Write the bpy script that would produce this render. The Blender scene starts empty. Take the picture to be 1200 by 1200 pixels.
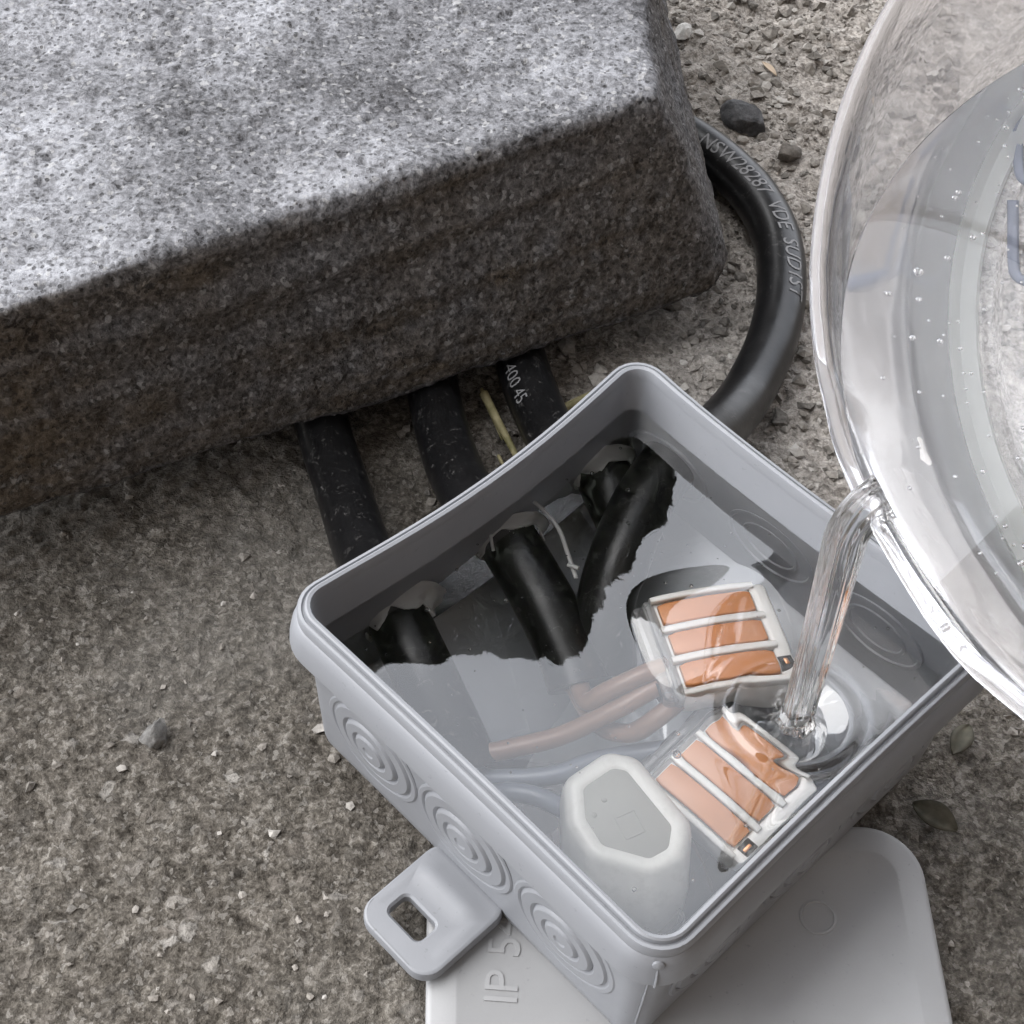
import bpy, bmesh, math, random
import numpy as np
from mathutils import Vector, Matrix, Euler

random.seed(7); RNG = np.random.default_rng(7)
S = 0.001                                   # everything below is written in millimetres
SC = bpy.context.scene
COL = SC.collection
R = math.radians

# ------------------------------------------------------------------ camera, sky, sun, exposure
cam_d = bpy.data.cameras.new('camera'); cam = bpy.data.objects.new('camera', cam_d); COL.objects.link(cam)
cam_d.sensor_width = 36; cam_d.lens = 1900 / 1200 * 36; cam_d.clip_start = 0.01; cam_d.clip_end = 500
right = Vector((0.9972008, 0.0583415, 0.046763)); down = Vector((0.0747697, -0.7780984, -0.6236764)); fwd = Vector((0.0, 0.625427, -0.7802826))
M = Matrix((right, -down, -fwd)).transposed().to_4x4(); M.translation = Vector((-21.987, -144.235, 245.013)) * S
cam.matrix_world = M
SC.camera = cam

SUN_EL, SUN_AZ = R(46), R(-78)              # azimuth measured from +Y towards +X
w = bpy.data.worlds.new('World'); SC.world = w; w.use_nodes = True
nt = w.node_tree; nt.nodes.clear()
def nn(t, typ, **kw):
    n = t.nodes.new(typ)
    for k, v in kw.items(): setattr(n, k, v)
    return n
sky = nn(nt, 'ShaderNodeTexSky', sky_type='NISHITA', sun_disc=False, sun_elevation=SUN_EL, sun_rotation=SUN_AZ, dust_density=4.0, air_density=1.0)
tc = nn(nt, 'ShaderNodeTexCoord')
cl = nn(nt, 'ShaderNodeTexNoise'); cl.inputs['Scale'].default_value = 2.2; cl.inputs['Detail'].default_value = 5; cl.inputs['Roughness'].default_value = .55
nt.links.new(tc.outputs['Generated'], cl.inputs['Vector'])
cr = nn(nt, 'ShaderNodeValToRGB'); cr.color_ramp.elements[0].position = .3; cr.color_ramp.elements[1].position = .7
cr.color_ramp.elements[0].color = (9.0, 9.5, 10.6, 1); cr.color_ramp.elements[1].color = (14.6, 14.8, 15.4, 1)
nt.links.new(cl.outputs['Fac'], cr.inputs['Fac'])
mx = nn(nt, 'ShaderNodeMix', data_type='RGBA'); mx.inputs['Factor'].default_value = .86      # a closed cloud cover over the sky
bg = nn(nt, 'ShaderNodeBackground'); bg.inputs['Strength'].default_value = .09
wo = nn(nt, 'ShaderNodeOutputWorld')
nt.links.new(sky.outputs[0], mx.inputs['A']); nt.links.new(cr.outputs[0], mx.inputs['B'])
nt.links.new(mx.outputs['Result'], bg.inputs['Color']); nt.links.new(bg.outputs[0], wo.inputs['Surface'])

sd = bpy.data.lights.new('sun', 'SUN'); sd.energy = 1.5; sd.angle = R(85); sd.color = (1, .97, .93)
so = bpy.data.objects.new('sun', sd); COL.objects.link(so)
sdir = Vector((math.sin(SUN_AZ) * math.cos(SUN_EL), math.cos(SUN_AZ) * math.cos(SUN_EL), math.sin(SUN_EL)))
so.rotation_euler = sdir.to_track_quat('Z', 'Y').to_euler(); so.location = sdir * 3
vs = SC.view_settings; vs.view_transform = 'Standard'; vs.look = 'None'; vs.gamma = 1; vs.exposure = 1.58; vs.use_curve_mapping = False
cy = SC.cycles
cy.max_bounces = 20; cy.transmission_bounces = 16; cy.glossy_bounces = 8; cy.diffuse_bounces = 5; cy.transparent_max_bounces = 16
cy.caustics_refractive = True; cy.caustics_reflective = True; cy.blur_glossy = .3; cy.sample_clamp_indirect = 6
cy.use_denoising = True

# ------------------------------------------------------------------ noise in numpy
def _h(i, j, k, seed):
    with np.errstate(over='ignore'):
        n = (i.astype(np.int64) * 374761393 + j.astype(np.int64) * 668265263 + k.astype(np.int64) * 2147483647 + seed * 974711) & 0xffffffff
        n = ((n ^ (n >> 13)) * 1274126177) & 0xffffffff
        n = ((n ^ (n >> 16)) * 2246822519) & 0xffffffff
        n = n ^ (n >> 15)
    return (n & 0xffffff) / float(0xffffff)
def vnoise(P, seed=0):
    P = np.asarray(P, float); f = np.floor(P); t = P - f; t = t * t * t * (t * (t * 6 - 15) + 10); i = f.astype(np.int64)
    out = 0
    for a in (0, 1):
        for b in (0, 1):
            for c in (0, 1):
                wgt = (t[:, 0] if a else 1 - t[:, 0]) * (t[:, 1] if b else 1 - t[:, 1]) * (t[:, 2] if c else 1 - t[:, 2])
                out = out + wgt * _h(i[:, 0] + a, i[:, 1] + b, i[:, 2] + c, seed)
    return out * 2 - 1
def fbm(P, scale, octv=4, seed=0, gain=.5):
    P = np.asarray(P, float) / scale; o = 0; a = 1
    for k in range(octv): o = o + a * vnoise(P, seed + k * 17); P = P * 2.03 + 5.3; a *= gain
    return o
def cell(P, scale, seed=0):
    """distance to nearest jittered point, and that cell's random value"""
    P = np.asarray(P, float) / scale; f = np.floor(P).astype(np.int64)
    best = np.full(len(P), 9.); rnd = np.zeros(len(P))
    for a in (-1, 0, 1):
        for b in (-1, 0, 1):
            for c in (-1, 0, 1):
                i, j, k = f[:, 0] + a, f[:, 1] + b, f[:, 2] + c
                d = np.sqrt((i + _h(i, j, k, seed) - P[:, 0]) ** 2 + (j + _h(i, j, k, seed + 1) - P[:, 1]) ** 2 + (k + _h(i, j, k, seed + 2) - P[:, 2]) ** 2)
                m = d < best; best = np.where(m, d, best); rnd = np.where(m, _h(i, j, k, seed + 3), rnd)
    return best, rnd

# ------------------------------------------------------------------ object helpers
ROOT = {}
def tag(o, label=None, cat=None, group=None, kind=None):
    if label: o['label'] = label
    if cat: o['category'] = cat
    if group: o['group'] = group
    if kind: o['kind'] = kind
    return o
def root(name, loc, label, cat, group=None):
    o = bpy.data.objects.new(name, None); COL.objects.link(o); o.empty_display_size = .005
    o.location = Vector(loc) * S; ROOT[o.name] = np.array(loc, float)
    return tag(o, label, cat, group)
def make_mesh(name, V, F, mat=None, smooth=True, auto=None):
    me = bpy.data.meshes.new(name)
    V = np.asarray(V, float) * S
    me.from_pydata(V.tolist(), [], [list(map(int, f)) for f in F]); me.update()
    if smooth: me.polygons.foreach_set('use_smooth', [True] * len(me.polygons))
    if mat: me.materials.append(mat)
    if auto: me.set_sharp_from_angle(angle=R(auto))
    return me
def obj(name, V, F, mat, parent=None, base=None, smooth=True, auto=40, local=False):
    """V in world mm; stored relative to the top-level root the object hangs from"""
    V = np.asarray(V, float)
    if parent is not None and not local:
        p = parent
        while p.parent: p = p.parent
        V = V - ROOT[p.name]
    loc = None
    if parent is None and base is not None: V = V - np.asarray(base, float); loc = base
    me = make_mesh(name, V, F, mat, smooth, auto)
    o = bpy.data.objects.new(name, me); COL.objects.link(o)
    if parent is not None: o.parent = parent
    if loc is not None: o.location = Vector(loc) * S
    if parent is None: ROOT[o.name] = np.array(base if base is not None else (0, 0, 0), float)
    return o
class MB:
    def __init__(s): s.V = []; s.F = []
    def add(s, V, F):
        n = len(s.V); s.V += [tuple(v) for v in np.asarray(V, float)]; s.F += [tuple(int(i) + n for i in f) for f in F]; return s
def loft(rings, cap0=True, cap1=True, closed=True):
    n = len(rings[0]); V = [p for r in rings for p in r]; F = []
    for a in range(len(rings) - 1):
        for i in range(n if closed else n - 1):
            j = (i + 1) % n; F.append((a * n + i, a * n + j, (a + 1) * n + j, (a + 1) * n + i))
    if cap0: F.append(tuple(range(n))[::-1])
    if cap1: F.append(tuple((len(rings) - 1) * n + i for i in range(n)))
    return V, F
def catmull(P, n=12):
    P = np.asarray(P, float); Q = np.vstack([2 * P[0] - P[1], P, 2 * P[-1] - P[-2]]); out = []
    for i in range(1, len(Q) - 2):
        for t in np.linspace(0, 1, n, endpoint=False):
            a, b, c, d = Q[i - 1], Q[i], Q[i + 1], Q[i + 2]
            out.append(.5 * (2 * b + (c - a) * t + (2 * a - 5 * b + 4 * c - d) * t * t + (3 * b - a - 3 * c + d) * t ** 3))
    out.append(P[-1]); return np.array(out)
def frames(C, ref=(0, 0, 1)):
    T = np.gradient(C, axis=0); T /= np.linalg.norm(T, axis=1)[:, None]
    ref = np.array(ref, float); N = ref - (T @ ref)[:, None] * T
    N /= np.linalg.norm(N, axis=1)[:, None]; return T, N, np.cross(N, T)      # T along, N up, left
def tube(C, r, n=20, ref=(0, 0, 1), ends=True):
    C = np.asarray(C, float); T, N, Lf = frames(C, ref); r = np.broadcast_to(np.asarray(r, float), (len(C),))
    a = np.linspace(0, 2 * np.pi, n, endpoint=False)
    rings = [c + rr * (np.cos(a)[:, None] * nn_ + np.sin(a)[:, None] * l) for c, rr, nn_, l in zip(C, r, N, Lf)]
    return loft(rings, ends, ends)
def lathe(prof, n=48, origin=(0, 0, 0), ax=(0, 0, 1), cap0=False, cap1=False):
    """prof: list of (radius, height along axis)"""
    ax = np.array(ax, float); ax /= np.linalg.norm(ax)
    u = np.cross(ax, (0, 0, 1.) if abs(ax[2]) < .9 else (1., 0, 0)); u /= np.linalg.norm(u); v = np.cross(ax, u)
    a = np.linspace(0, 2 * np.pi, n, endpoint=False); d = np.cos(a)[:, None] * u + np.sin(a)[:, None] * v
    return loft([np.array(origin) + max(r, 1e-4) * d + h * ax for r, h in prof], cap0, cap1)
def rrect(hx, hy, r, n=7, cx=0, cy_=0):
    out = []
    for sx, sy, a0 in ((1, 1, 0), (-1, 1, 90), (-1, -1, 180), (1, -1, 270)):
        for a in np.linspace(R(a0), R(a0 + 90), n): out.append((cx + sx * (hx - r) + r * math.cos(a), cy_ + sy * (hy - r) + r * math.sin(a)))
    return np.array(out)
def slab(outline, z0, z1, bev=.4, hole=None):
    """rounded-edge plate from a 2D outline"""
    o = np.asarray(outline); c = o.mean(0)
    def ins(k): 
        d = np.roll(o, -1, 0) - np.roll(o, 1, 0); nrm = np.c_[d[:, 1], -d[:, 0]]; nrm /= np.linalg.norm(nrm, axis=1)[:, None]
        return o - nrm * k
    lv = [(bev, z0), (bev * .3, z0 + bev * .3), (0, z0 + bev), (0, z1 - bev), (bev * .3, z1 - bev * .3), (bev, z1)]
    return loft([np.c_[ins(k), np.full(len(o), z)] for k, z in lv])
def box_mb(x0, x1, y0, y1, z0, z1, bev=.3, r=.6): return slab(rrect((x1 - x0) / 2, (y1 - y0) / 2, min(r, (x1 - x0) / 2.1, (y1 - y0) / 2.1), 4, (x0 + x1) / 2, (y0 + y1) / 2), z0, z1, bev)
def text_mesh(body, size, extrude=0):
    cu = bpy.data.curves.new('lettering', 'FONT'); cu.body = body; cu.size = size; cu.extrude = extrude; cu.resolution_u = 3
    o = bpy.data.objects.new('lettering', cu); COL.objects.link(o)
    me = o.evaluated_get(bpy.context.evaluated_depsgraph_get()).to_mesh()
    V = np.array([v.co[:] for v in me.vertices]); F = [tuple(p.vertices) for p in me.polygons]
    bpy.data.objects.remove(o); bpy.data.curves.remove(cu)
    return V, F
def subdiv_text(V, F, cuts=1):
    bm = bmesh.new(); vs_ = [bm.verts.new(v) for v in V]
    for f in F:
        try: bm.faces.new([vs_[i] for i in f])
        except ValueError: pass
    bmesh.ops.triangulate(bm, faces=bm.faces[:]); bmesh.ops.subdivide_edges(bm, edges=bm.edges[:], cuts=cuts)
    bm.verts.index_update(); V2 = np.array([v.co[:] for v in bm.verts]); F2 = [[v.index for v in f.verts] for f in bm.faces]; bm.free(); return V2, F2

# ------------------------------------------------------------------ materials
def mat(name, col=(.5, .5, .5), rough=.5, spec=.5, **kw):
    m = bpy.data.materials.new(name); m.use_nodes = True; b = m.node_tree.nodes['Principled BSDF']
    b.inputs['Base Color'].default_value = (*col, 1); b.inputs['Roughness'].default_value = rough; b.inputs['Specular IOR Level'].default_value = spec
    for k, v in kw.items(): b.inputs[k].default_value = v
    return m
def N(m, typ, **kw): return nn(m.node_tree, typ, **kw)
def L(m, a, b): m.node_tree.links.new(a, b)
def bsdf(m): return m.node_tree.nodes['Principled BSDF']
def coords(m):
    n = m.node_tree.nodes.get('OC')
    if not n: n = N(m, 'ShaderNodeTexCoord'); n.name = 'OC'
    return n.outputs['Object']
def noise(m, per_mm, detail=4, rough=.5, dist=0, vec=None):
    n = N(m, 'ShaderNodeTexNoise'); n.inputs['Scale'].default_value = 1000 / per_mm; n.inputs['Detail'].default_value = detail; n.inputs['Roughness'].default_value = rough; n.inputs['Distortion'].default_value = dist
    L(m, vec or coords(m), n.inputs['Vector']); return n.outputs['Fac']
def voro(m, per_mm, feature='F1', out='Distance', rand=1, vec=None):
    n = N(m, 'ShaderNodeTexVoronoi', feature=feature); n.inputs['Scale'].default_value = 1000 / per_mm; n.inputs['Randomness'].default_value = rand
    L(m, vec or coords(m), n.inputs['Vector']); return n.outputs[out]
def ramp(m, fac, stops, interp='LINEAR'):
    n = N(m, 'ShaderNodeValToRGB'); e = n.color_ramp.elements; n.color_ramp.interpolation = interp
    while len(e) < len(stops): e.new(.5)
    for el, (p, c) in zip(e, stops): el.position = p; el.color = (*c, 1) if len(c) == 3 else c
    L(m, fac, n.inputs['Fac']); return n.outputs['Color']
def bw(m, fac, a, b): return ramp(m, fac, [(a, (0, 0, 0)), (b, (1, 1, 1))])
def mixc(m, fac, A, B, mode='MIX'):
    n = N(m, 'ShaderNodeMix', data_type='RGBA', blend_type=mode)
    for s, v in (('Factor', fac), ('A', A), ('B', B)):
        if isinstance(v, (int, float)): n.inputs[s].default_value = v
        elif isinstance(v, tuple): n.inputs[s].default_value = (*v, 1)
        else: L(m, v, n.inputs[s])
    return n.outputs['Result']
def mth(m, op, a, b=0.):
    n = N(m, 'ShaderNodeMath', operation=op)
    for i, v in ((0, a), (1, b)):
        if isinstance(v, (int, float)): n.inputs[i].default_value = v
        else: L(m, v, n.inputs[i])
    return n.outputs[0]
def bump(m, h, dist_mm, strength=1., prev=None):
    n = N(m, 'ShaderNodeBump'); n.inputs['Distance'].default_value = dist_mm * S; n.inputs['Strength'].default_value = strength
    L(m, h, n.inputs['Height'])
    if prev: L(m, prev, n.inputs['Normal'])
    L(m, n.outputs[0], bsdf(m).inputs['Normal']); return n.outputs[0]
def setcol(m, c): L(m, c, bsdf(m).inputs['Base Color'])

# grey box plastic
def plastic(name, col, rough=.38, dirt=.12):
    m = mat(name, col, rough, .45)
    d = bw(m, noise(m, 14, 6, .65), .45, .75); d2 = bw(m, noise(m, 1.1, 3, .6), .66, .74)
    c = mixc(m, mth(m, 'MULTIPLY', d, dirt), col, tuple(x * .62 for x in col))
    c = mixc(m, mth(m, 'MULTIPLY', d2, .35), c, tuple(x * .45 for x in col)); setcol(m, c)
    L(m, mth(m, 'ADD', mth(m, 'MULTIPLY', noise(m, 7, 4), .22), rough - .1), bsdf(m).inputs['Roughness'])
    b = bump(m, noise(m, .5, 2), .02, .5); bump(m, noise(m, 22, 2), .35, .35, b); return m
BOXM = plastic('grey_box_plastic', (.24, .25, .27))
LIDM = plastic('grey_lid_plastic', (.31, .315, .322), .45, .15)
MEMB = mat('torn_white_membrane', (.46, .46, .45), .55); 

# black cable sheath
CAB = mat('black_rubber_sheath', (.005, .005, .0055), .42, .4)
_s = bw(CAB, noise(CAB, 2.2, 8, .75, 1.2), .57, .68); _s2 = bw(CAB, noise(CAB, 22, 2), .42, .58)
setcol(CAB, mixc(CAB, mth(CAB, 'MULTIPLY', mth(CAB, 'MULTIPLY', _s, _s2), .55), (.005, .005, .0055), (.15, .145, .14)))
L(CAB, mth(CAB, 'ADD', mth(CAB, 'MULTIPLY', noise(CAB, 3, 5), .25), .22), bsdf(CAB).inputs['Roughness'])
bump(CAB, noise(CAB, .8, 4), .05, .5)
PRINT = mat('pale_cable_print', (.19, .19, .195), .6)
BROWN = mat('brown_wire_insulation', (.22, .135, .095), .35)
BLUE = mat('blue_wire_insulation', (.13, .15, .185), .35)
COPPER = mat('bare_copper', (.62, .30, .16), .3, .5, Metallic=1.0)

# clear things
def clear(name, ior, rough=0., col=(1, 1, 1)):
    return mat(name, col, rough, .5, **{'Transmission Weight': 1.0, 'IOR': ior})
RESIN = clear('clear_liquid_resin', 1.6, 0., (.985, .99, .99))
bsdf(RESIN).inputs['Coat Weight'].default_value = 1; bsdf(RESIN).inputs['Coat Roughness'].default_value = 0; bsdf(RESIN).inputs['Coat IOR'].default_value = 1.45
_b = bump(RESIN, noise(RESIN, 9, 2), .04, .25)
STREAM = clear('clear_pouring_resin', 1.5, 0., (.98, .985, .985))
BUB = clear('air_bubble', .66)
def frosted(name, milk, tint=(.80, .80, .84), ior=1.46):
    m = clear(name, ior, .03, (.97, .97, .985)); nt_ = m.node_tree; out = nt_.nodes['Material Output']
    df = N(m, 'ShaderNodeBsdfDiffuse'); df.inputs['Color'].default_value = (*tint, 1)
    tr = N(m, 'ShaderNodeBsdfTranslucent'); tr.inputs['Color'].default_value = (*tint, 1)
    a = N(m, 'ShaderNodeMixShader'); a.inputs[0].default_value = .5; L(m, df.outputs[0], a.inputs[1]); L(m, tr.outputs[0], a.inputs[2])
    x = N(m, 'ShaderNodeMixShader'); x.inputs[0].default_value = milk; L(m, bsdf(m).outputs[0], x.inputs[1]); L(m, a.outputs[0], x.inputs[2])
    L(m, x.outputs[0], out.inputs['Surface']); bump(m, noise(m, 12, 3), .15, .4); return m
TUBM = frosted('clear_tub_plastic', .10)
RINGM = frosted('thick_tub_edge_plastic', .88, (.95, .97, .96))
MARKM = mat('blue_grey_moulded_mark', (.16, .18, .24), .5)

WHITE = mat('white_connector_plastic', (.72, .72, .70), .35)
SHELL = frosted('clear_grey_connector_shell', .35, (.5, .5, .5))
ORANGE = mat('orange_lever_plastic', (.56, .23, .085), .35, .5); bump(ORANGE, noise(ORANGE, 3, 2), .1, .3)
DARK = mat('dark_hollow', (.02, .02, .02), .6)
PALE = mat('pale_connector_back', (.60, .60, .565), .4)
_d = bw(PALE, noise(PALE, 2.6, 6, .7), .5, .72); setcol(PALE, mixc(PALE, mth(PALE, 'MULTIPLY', _d, .3), (.60, .60, .57), (.34, .34, .31))); bump(PALE, noise(PALE, 1.5, 4), .06, .5)

PLATE = mat('olive_grey_plate', (.22, .22, .195), .45)
# concrete paving block
CON = mat('pale_weathered_concrete', (.3, .3, .3), .9, .25)
_n1 = noise(CON, 1.25, 6, .75, .35); _n2 = noise(CON, 6, 5, .6); _n3 = noise(CON, 55, 4, .6)
c = ramp(CON, _n1, [(.36, (.018, .018, .020)), (.45, (.055, .055, .059)), (.53, (.098, .098, .105)), (.66, (.21, .21, .22))])
wear_and_light = N(CON, 'ShaderNodeVertexColor'); wear_and_light.layer_name = 'bloom'
sepw = N(CON, 'ShaderNodeSeparateColor'); L(CON, wear_and_light.outputs['Color'], sepw.inputs[0])
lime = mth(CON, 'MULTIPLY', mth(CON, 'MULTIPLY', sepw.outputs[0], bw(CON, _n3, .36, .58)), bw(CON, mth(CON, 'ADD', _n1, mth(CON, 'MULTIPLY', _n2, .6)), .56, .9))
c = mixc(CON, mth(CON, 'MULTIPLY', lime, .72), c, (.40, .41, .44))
front_shade = mth(CON, 'MULTIPLY', sepw.outputs[1], bw(CON, _n2, .15, .5))
c = mixc(CON, mth(CON, 'MULTIPLY', front_shade, .95), c, mixc(CON, bw(CON, _n1, .35, .7), (.034, .026, .018), (.165, .131, .094)))  # darker brown front: the shade on that face is painted into the colour
gv = N(CON, 'ShaderNodeSeparateColor'); L(CON, voro(CON, .85, 'F1', 'Color'), gv.inputs[0])
c = mixc(CON, mth(CON, 'MULTIPLY', bw(CON, gv.outputs[0], .84, .89), .32), c, (.035, .033, .031)); c = mixc(CON, mth(CON, 'MULTIPLY', bw(CON, gv.outputs[1], .92, .96), mth(CON, 'SUBTRACT', .38, mth(CON, 'MULTIPLY', sepw.outputs[1], .3))), c, (.5, .5, .5))
pd_ = noise(CON, 1.6, 3, .6, 1.0); pz_ = bw(CON, noise(CON, 17, 3, .6), .50, .60)
pits = mth(CON, 'MULTIPLY', mth(CON, 'MULTIPLY', bw(CON, pd_, .56, .60), pz_), sepw.outputs[1]); c = mixc(CON, mth(CON, 'MULTIPLY', pits, .9), c, (.012, .010, .009))
pore = ramp(CON, voro(CON, 1.45), [(.22, (1, 1, 1)), (.28, (0, 0, 0))])
porem = mth(CON, 'MULTIPLY', pore, bw(CON, noise(CON, 6, 3), .38, .52))
c = mixc(CON, mth(CON, 'MULTIPLY', porem, .62), c, (.02, .019, .018)); setcol(CON, c)  # pores, like the pits above, get the shade of their holes as dark colour
b1 = bump(CON, mth(CON, 'SUBTRACT', mth(CON, 'ADD', _n1, mth(CON, 'MULTIPLY', noise(CON, .45, 3, .7), .5)), mth(CON, 'ADD', mth(CON, 'MULTIPLY', porem, 1.3), mth(CON, 'MULTIPLY', pits, 1.5))), .7, .7)

# ground: old exposed-aggregate concrete
GR = mat('exposed_aggregate_ground', (.2, .2, .2), .92, .25)
g1 = noise(GR, 2.0, 6, .72, .5); g2 = noise(GR, 9, 4, .6); g3 = noise(GR, 70, 3, .55)
wv_ = N(GR, 'ShaderNodeVectorMath', operation='ADD'); wn_ = N(GR, 'ShaderNodeTexNoise'); wn_.inputs['Scale'].default_value = 700; L(GR, coords(GR), wn_.inputs['Vector'])
ws_ = N(GR, 'ShaderNodeVectorMath', operation='SCALE'); ws_.inputs['Scale'].default_value = .0016; L(GR, wn_.outputs['Color'], ws_.inputs[0]); L(GR, coords(GR), wv_.inputs[0]); L(GR, ws_.outputs[0], wv_.inputs[1])
agg = voro(GR, 2.6, 'F1', 'Color', vec=wv_.outputs[0]); aggd = voro(GR, 2.6, 'DISTANCE_TO_EDGE', vec=wv_.outputs[0])
seps = N(GR, 'ShaderNodeSeparateColor'); L(GR, agg, seps.inputs[0])
g0 = mth(GR, 'ADD', mth(GR, 'MULTIPLY', g1, .62), mth(GR, 'MULTIPLY', noise(GR, .75, 3, .7, .6), .38))
c = ramp(GR, g0, [(.37, (.024, .020, .015)), (.45, (.083, .074, .062)), (.53, (.155, .140, .120)), (.63, (.30, .28, .25))])
stone = ramp(GR, seps.outputs[0], [(0, (.06, .055, .05)), (.35, (.13, .12, .105)), (.6, (.19, .175, .155)), (.82, (.24, .215, .19)), (.93, (.42, .40, .37)), (1, (.55, .53, .5))])
inst = mth(GR, 'MULTIPLY', bw(GR, mth(GR, 'ADD', aggd, mth(GR, 'MULTIPLY', g1, .35)), .20, .34), bw(GR, seps.outputs[1], .62, .78))
c = mixc(GR, mth(GR, 'MULTIPLY', inst, .5), c, stone)
vc = N(GR, 'ShaderNodeVertexColor'); vc.layer_name = 'wear_and_light'; sepg = N(GR, 'ShaderNodeSeparateColor'); L(GR, vc.outputs['Color'], sepg.inputs[0])
c = mixc(GR, mth(GR, 'MULTIPLY', sepg.outputs[0], .72), c, mixc(GR, bw(GR, g0, .38, .60), (.17, .15, .13), (.78, .73, .68)))  # coarse zone paler, with the stronger light there painted into its colour
c = mixc(GR, mth(GR, 'MULTIPLY', bw(GR, g2, .52, .68), .30), c, (.08, .07, .06))
gv = N(GR, 'ShaderNodeSeparateColor'); L(GR, voro(GR, .8, 'F1', 'Color', vec=wv_.outputs[0]), gv.inputs[0])
c = mixc(GR, mth(GR, 'MULTIPLY', bw(GR, gv.outputs[0], .82, .87), .40), c, (.04, .035, .03)); c = mixc(GR, mth(GR, 'MULTIPLY', bw(GR, gv.outputs[1], .88, .93), .42), c, (.38, .36, .33))
c = mixc(GR, mth(GR, 'MULTIPLY', bw(GR, g3, .48, .66), .25), c, (.30, .29, .27)); setcol(GR, c)
bump(GR, mth(GR, 'ADD', mth(GR, 'MULTIPLY', g0, 1.6), mth(GR, 'MULTIPLY', inst, .3)), 1.0, 1.0)

GRIT = mat('stone_grit', (.2, .2, .2), .85, .3)
geo = N(GRIT, 'ShaderNodeNewGeometry')
c = ramp(GRIT, geo.outputs['Random Per Island'], [(0, (.06, .056, .05)), (.35, (.19, .172, .15)), (.65, (.32, .295, .265)), (.88, (.44, .42, .39)), (1, (.54, .52, .49))])
setcol(GRIT, mixc(GRIT, .45, c, ramp(GRIT, noise(GRIT, .9, 4, .7), [(.3, (.05, .045, .04)), (.7, (.4, .38, .35))]))); bump(GRIT, noise(GRIT, .6, 4), .25, .8)
def stonem(name, a, b):
    m = mat(name, a, .7, .4); setcol(m, ramp(m, noise(m, 1.8, 6, .7), [(.35, a), (.68, b)])); bump(m, noise(m, 1.5, 6, .65), .6, .9); return m
DSTONE = stonem('dark_slate_stone', (.03, .031, .034), (.11, .11, .115)); GSTONE = stonem('grey_stone', (.09, .088, .084), (.25, .245, .235)); BSTONE = stonem('brown_stone', (.06, .053, .045), (.17, .15, .13)); WSTONE = stonem('white_stone', (.38, .37, .35), (.65, .64, .62))
STRAW = mat('dry_straw', (.33, .29, .15), .7); setcol(STRAW, ramp(STRAW, noise(STRAW, 2.5, 4), [(.3, (.16, .15, .06)), (.7, (.42, .37, .22))]))
LEAF = mat('dead_leaf', (.05, .045, .03), .7); setcol(LEAF, ramp(LEAF, noise(LEAF, 3, 4), [(.3, (.03, .03, .02)), (.7, (.11, .10, .07))]))
BUFF = mat('buff_dry_leaf', (.45, .36, .27), .7)
BARK = mat('shrub_bark', (.10, .095, .085), .9)
SHRUB = mat('shrub_leaf_green', (.10, .12, .085), .55)
RENDER = mat('brown_blocker_render', (.14, .11, .085), .9); setcol(RENDER, ramp(RENDER, noise(RENDER, 40, 6, .65), [(.3, (.115, .09, .07)), (.7, (.165, .135, .105))])); bump(RENDER, noise(RENDER, 4, 4), 1, .7)

# ------------------------------------------------------------------ ground
def axis(a, b, step, far):
    core = np.arange(a, b + step, step); out = []; d = step; x = core[-1]
    while x < far: d *= 1.35; x += d; out.append(x)
    lo = []; d = step; x = core[0]
    while x > -far: d *= 1.35; x -= d; lo.append(x)
    return np.array(lo[::-1] + core.tolist() + out)
gx = axis(-132, 84, .62, 60000); gy = axis(-86, 246, .62, 60000)
GX, GY = np.meshgrid(gx, gy); P = np.c_[GX.ravel(), GY.ravel(), np.zeros(GX.size)]
core_m = (np.abs(P[:, 0]) < 400) & (np.abs(P[:, 1]) < 500)
Pc = P[core_m]
rough_zone = 1 / (1 + np.exp(-((Pc[:, 1] - 78) + (Pc[:, 0] - 5) * .55 + 14 * fbm(Pc, 40, 3, 3)) / 14))
d1, r1 = cell(Pc, 3.4, 11); d2, r2 = cell(Pc, 1.8, 23)
hgt = .55 * fbm(Pc, 24, 3, 1) + .30 * fbm(Pc, 4, 3, 2) + .22 * fbm(Pc, 1.5, 2, 5)
hgt += np.where(r1 > .55, .42, 0) * np.clip(1 - (d1 / .5) ** 2, 0, 1) - np.where(r2 > .72, .55, 0) * np.clip(1 - (d2 / .42) ** 2, 0, 1)
d3, r3 = cell(Pc, 6.5, 31)
hgt += rough_zone * (1.0 * fbm(Pc, 9, 4, 41, .6) + .9 * np.where(r3 > .4, 1, 0) * np.clip(1 - (d3 / .55) ** 2, 0, 1))
hgt = hgt - .9
px, py = Pc[:, 0], Pc[:, 1]
under = (px > -42) & (px < 62) & (py < 8)
hgt = np.where(under, np.minimum(hgt, -.15), hgt)
hgt = np.minimum(hgt, 1.6)
P[core_m, 2] = hgt; P[~core_m, 2] = -.9
nx, ny = len(gx), len(gy); idx = np.arange(nx * ny).reshape(ny, nx)
F = np.stack([idx[:-1, :-1], idx[:-1, 1:], idx[1:, 1:], idx[1:, :-1]], -1).reshape(-1, 4)
ground = obj('ground', P, F, GR, auto=None); tag(ground, kind='structure')
at = ground.data.color_attributes.new('wear_and_light', 'FLOAT_COLOR', 'POINT'); wv = np.zeros((len(P), 4)); wv[:, 3] = 1; wv[core_m, 0] = rough_zone; at.data.foreach_set('color', wv.ravel())
def gz(x, y):
    i = np.clip(np.searchsorted(gx, x), 0, nx - 1); j = np.clip(np.searchsorted(gy, y), 0, ny - 1); return P[idx[j, i], 2]

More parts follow.
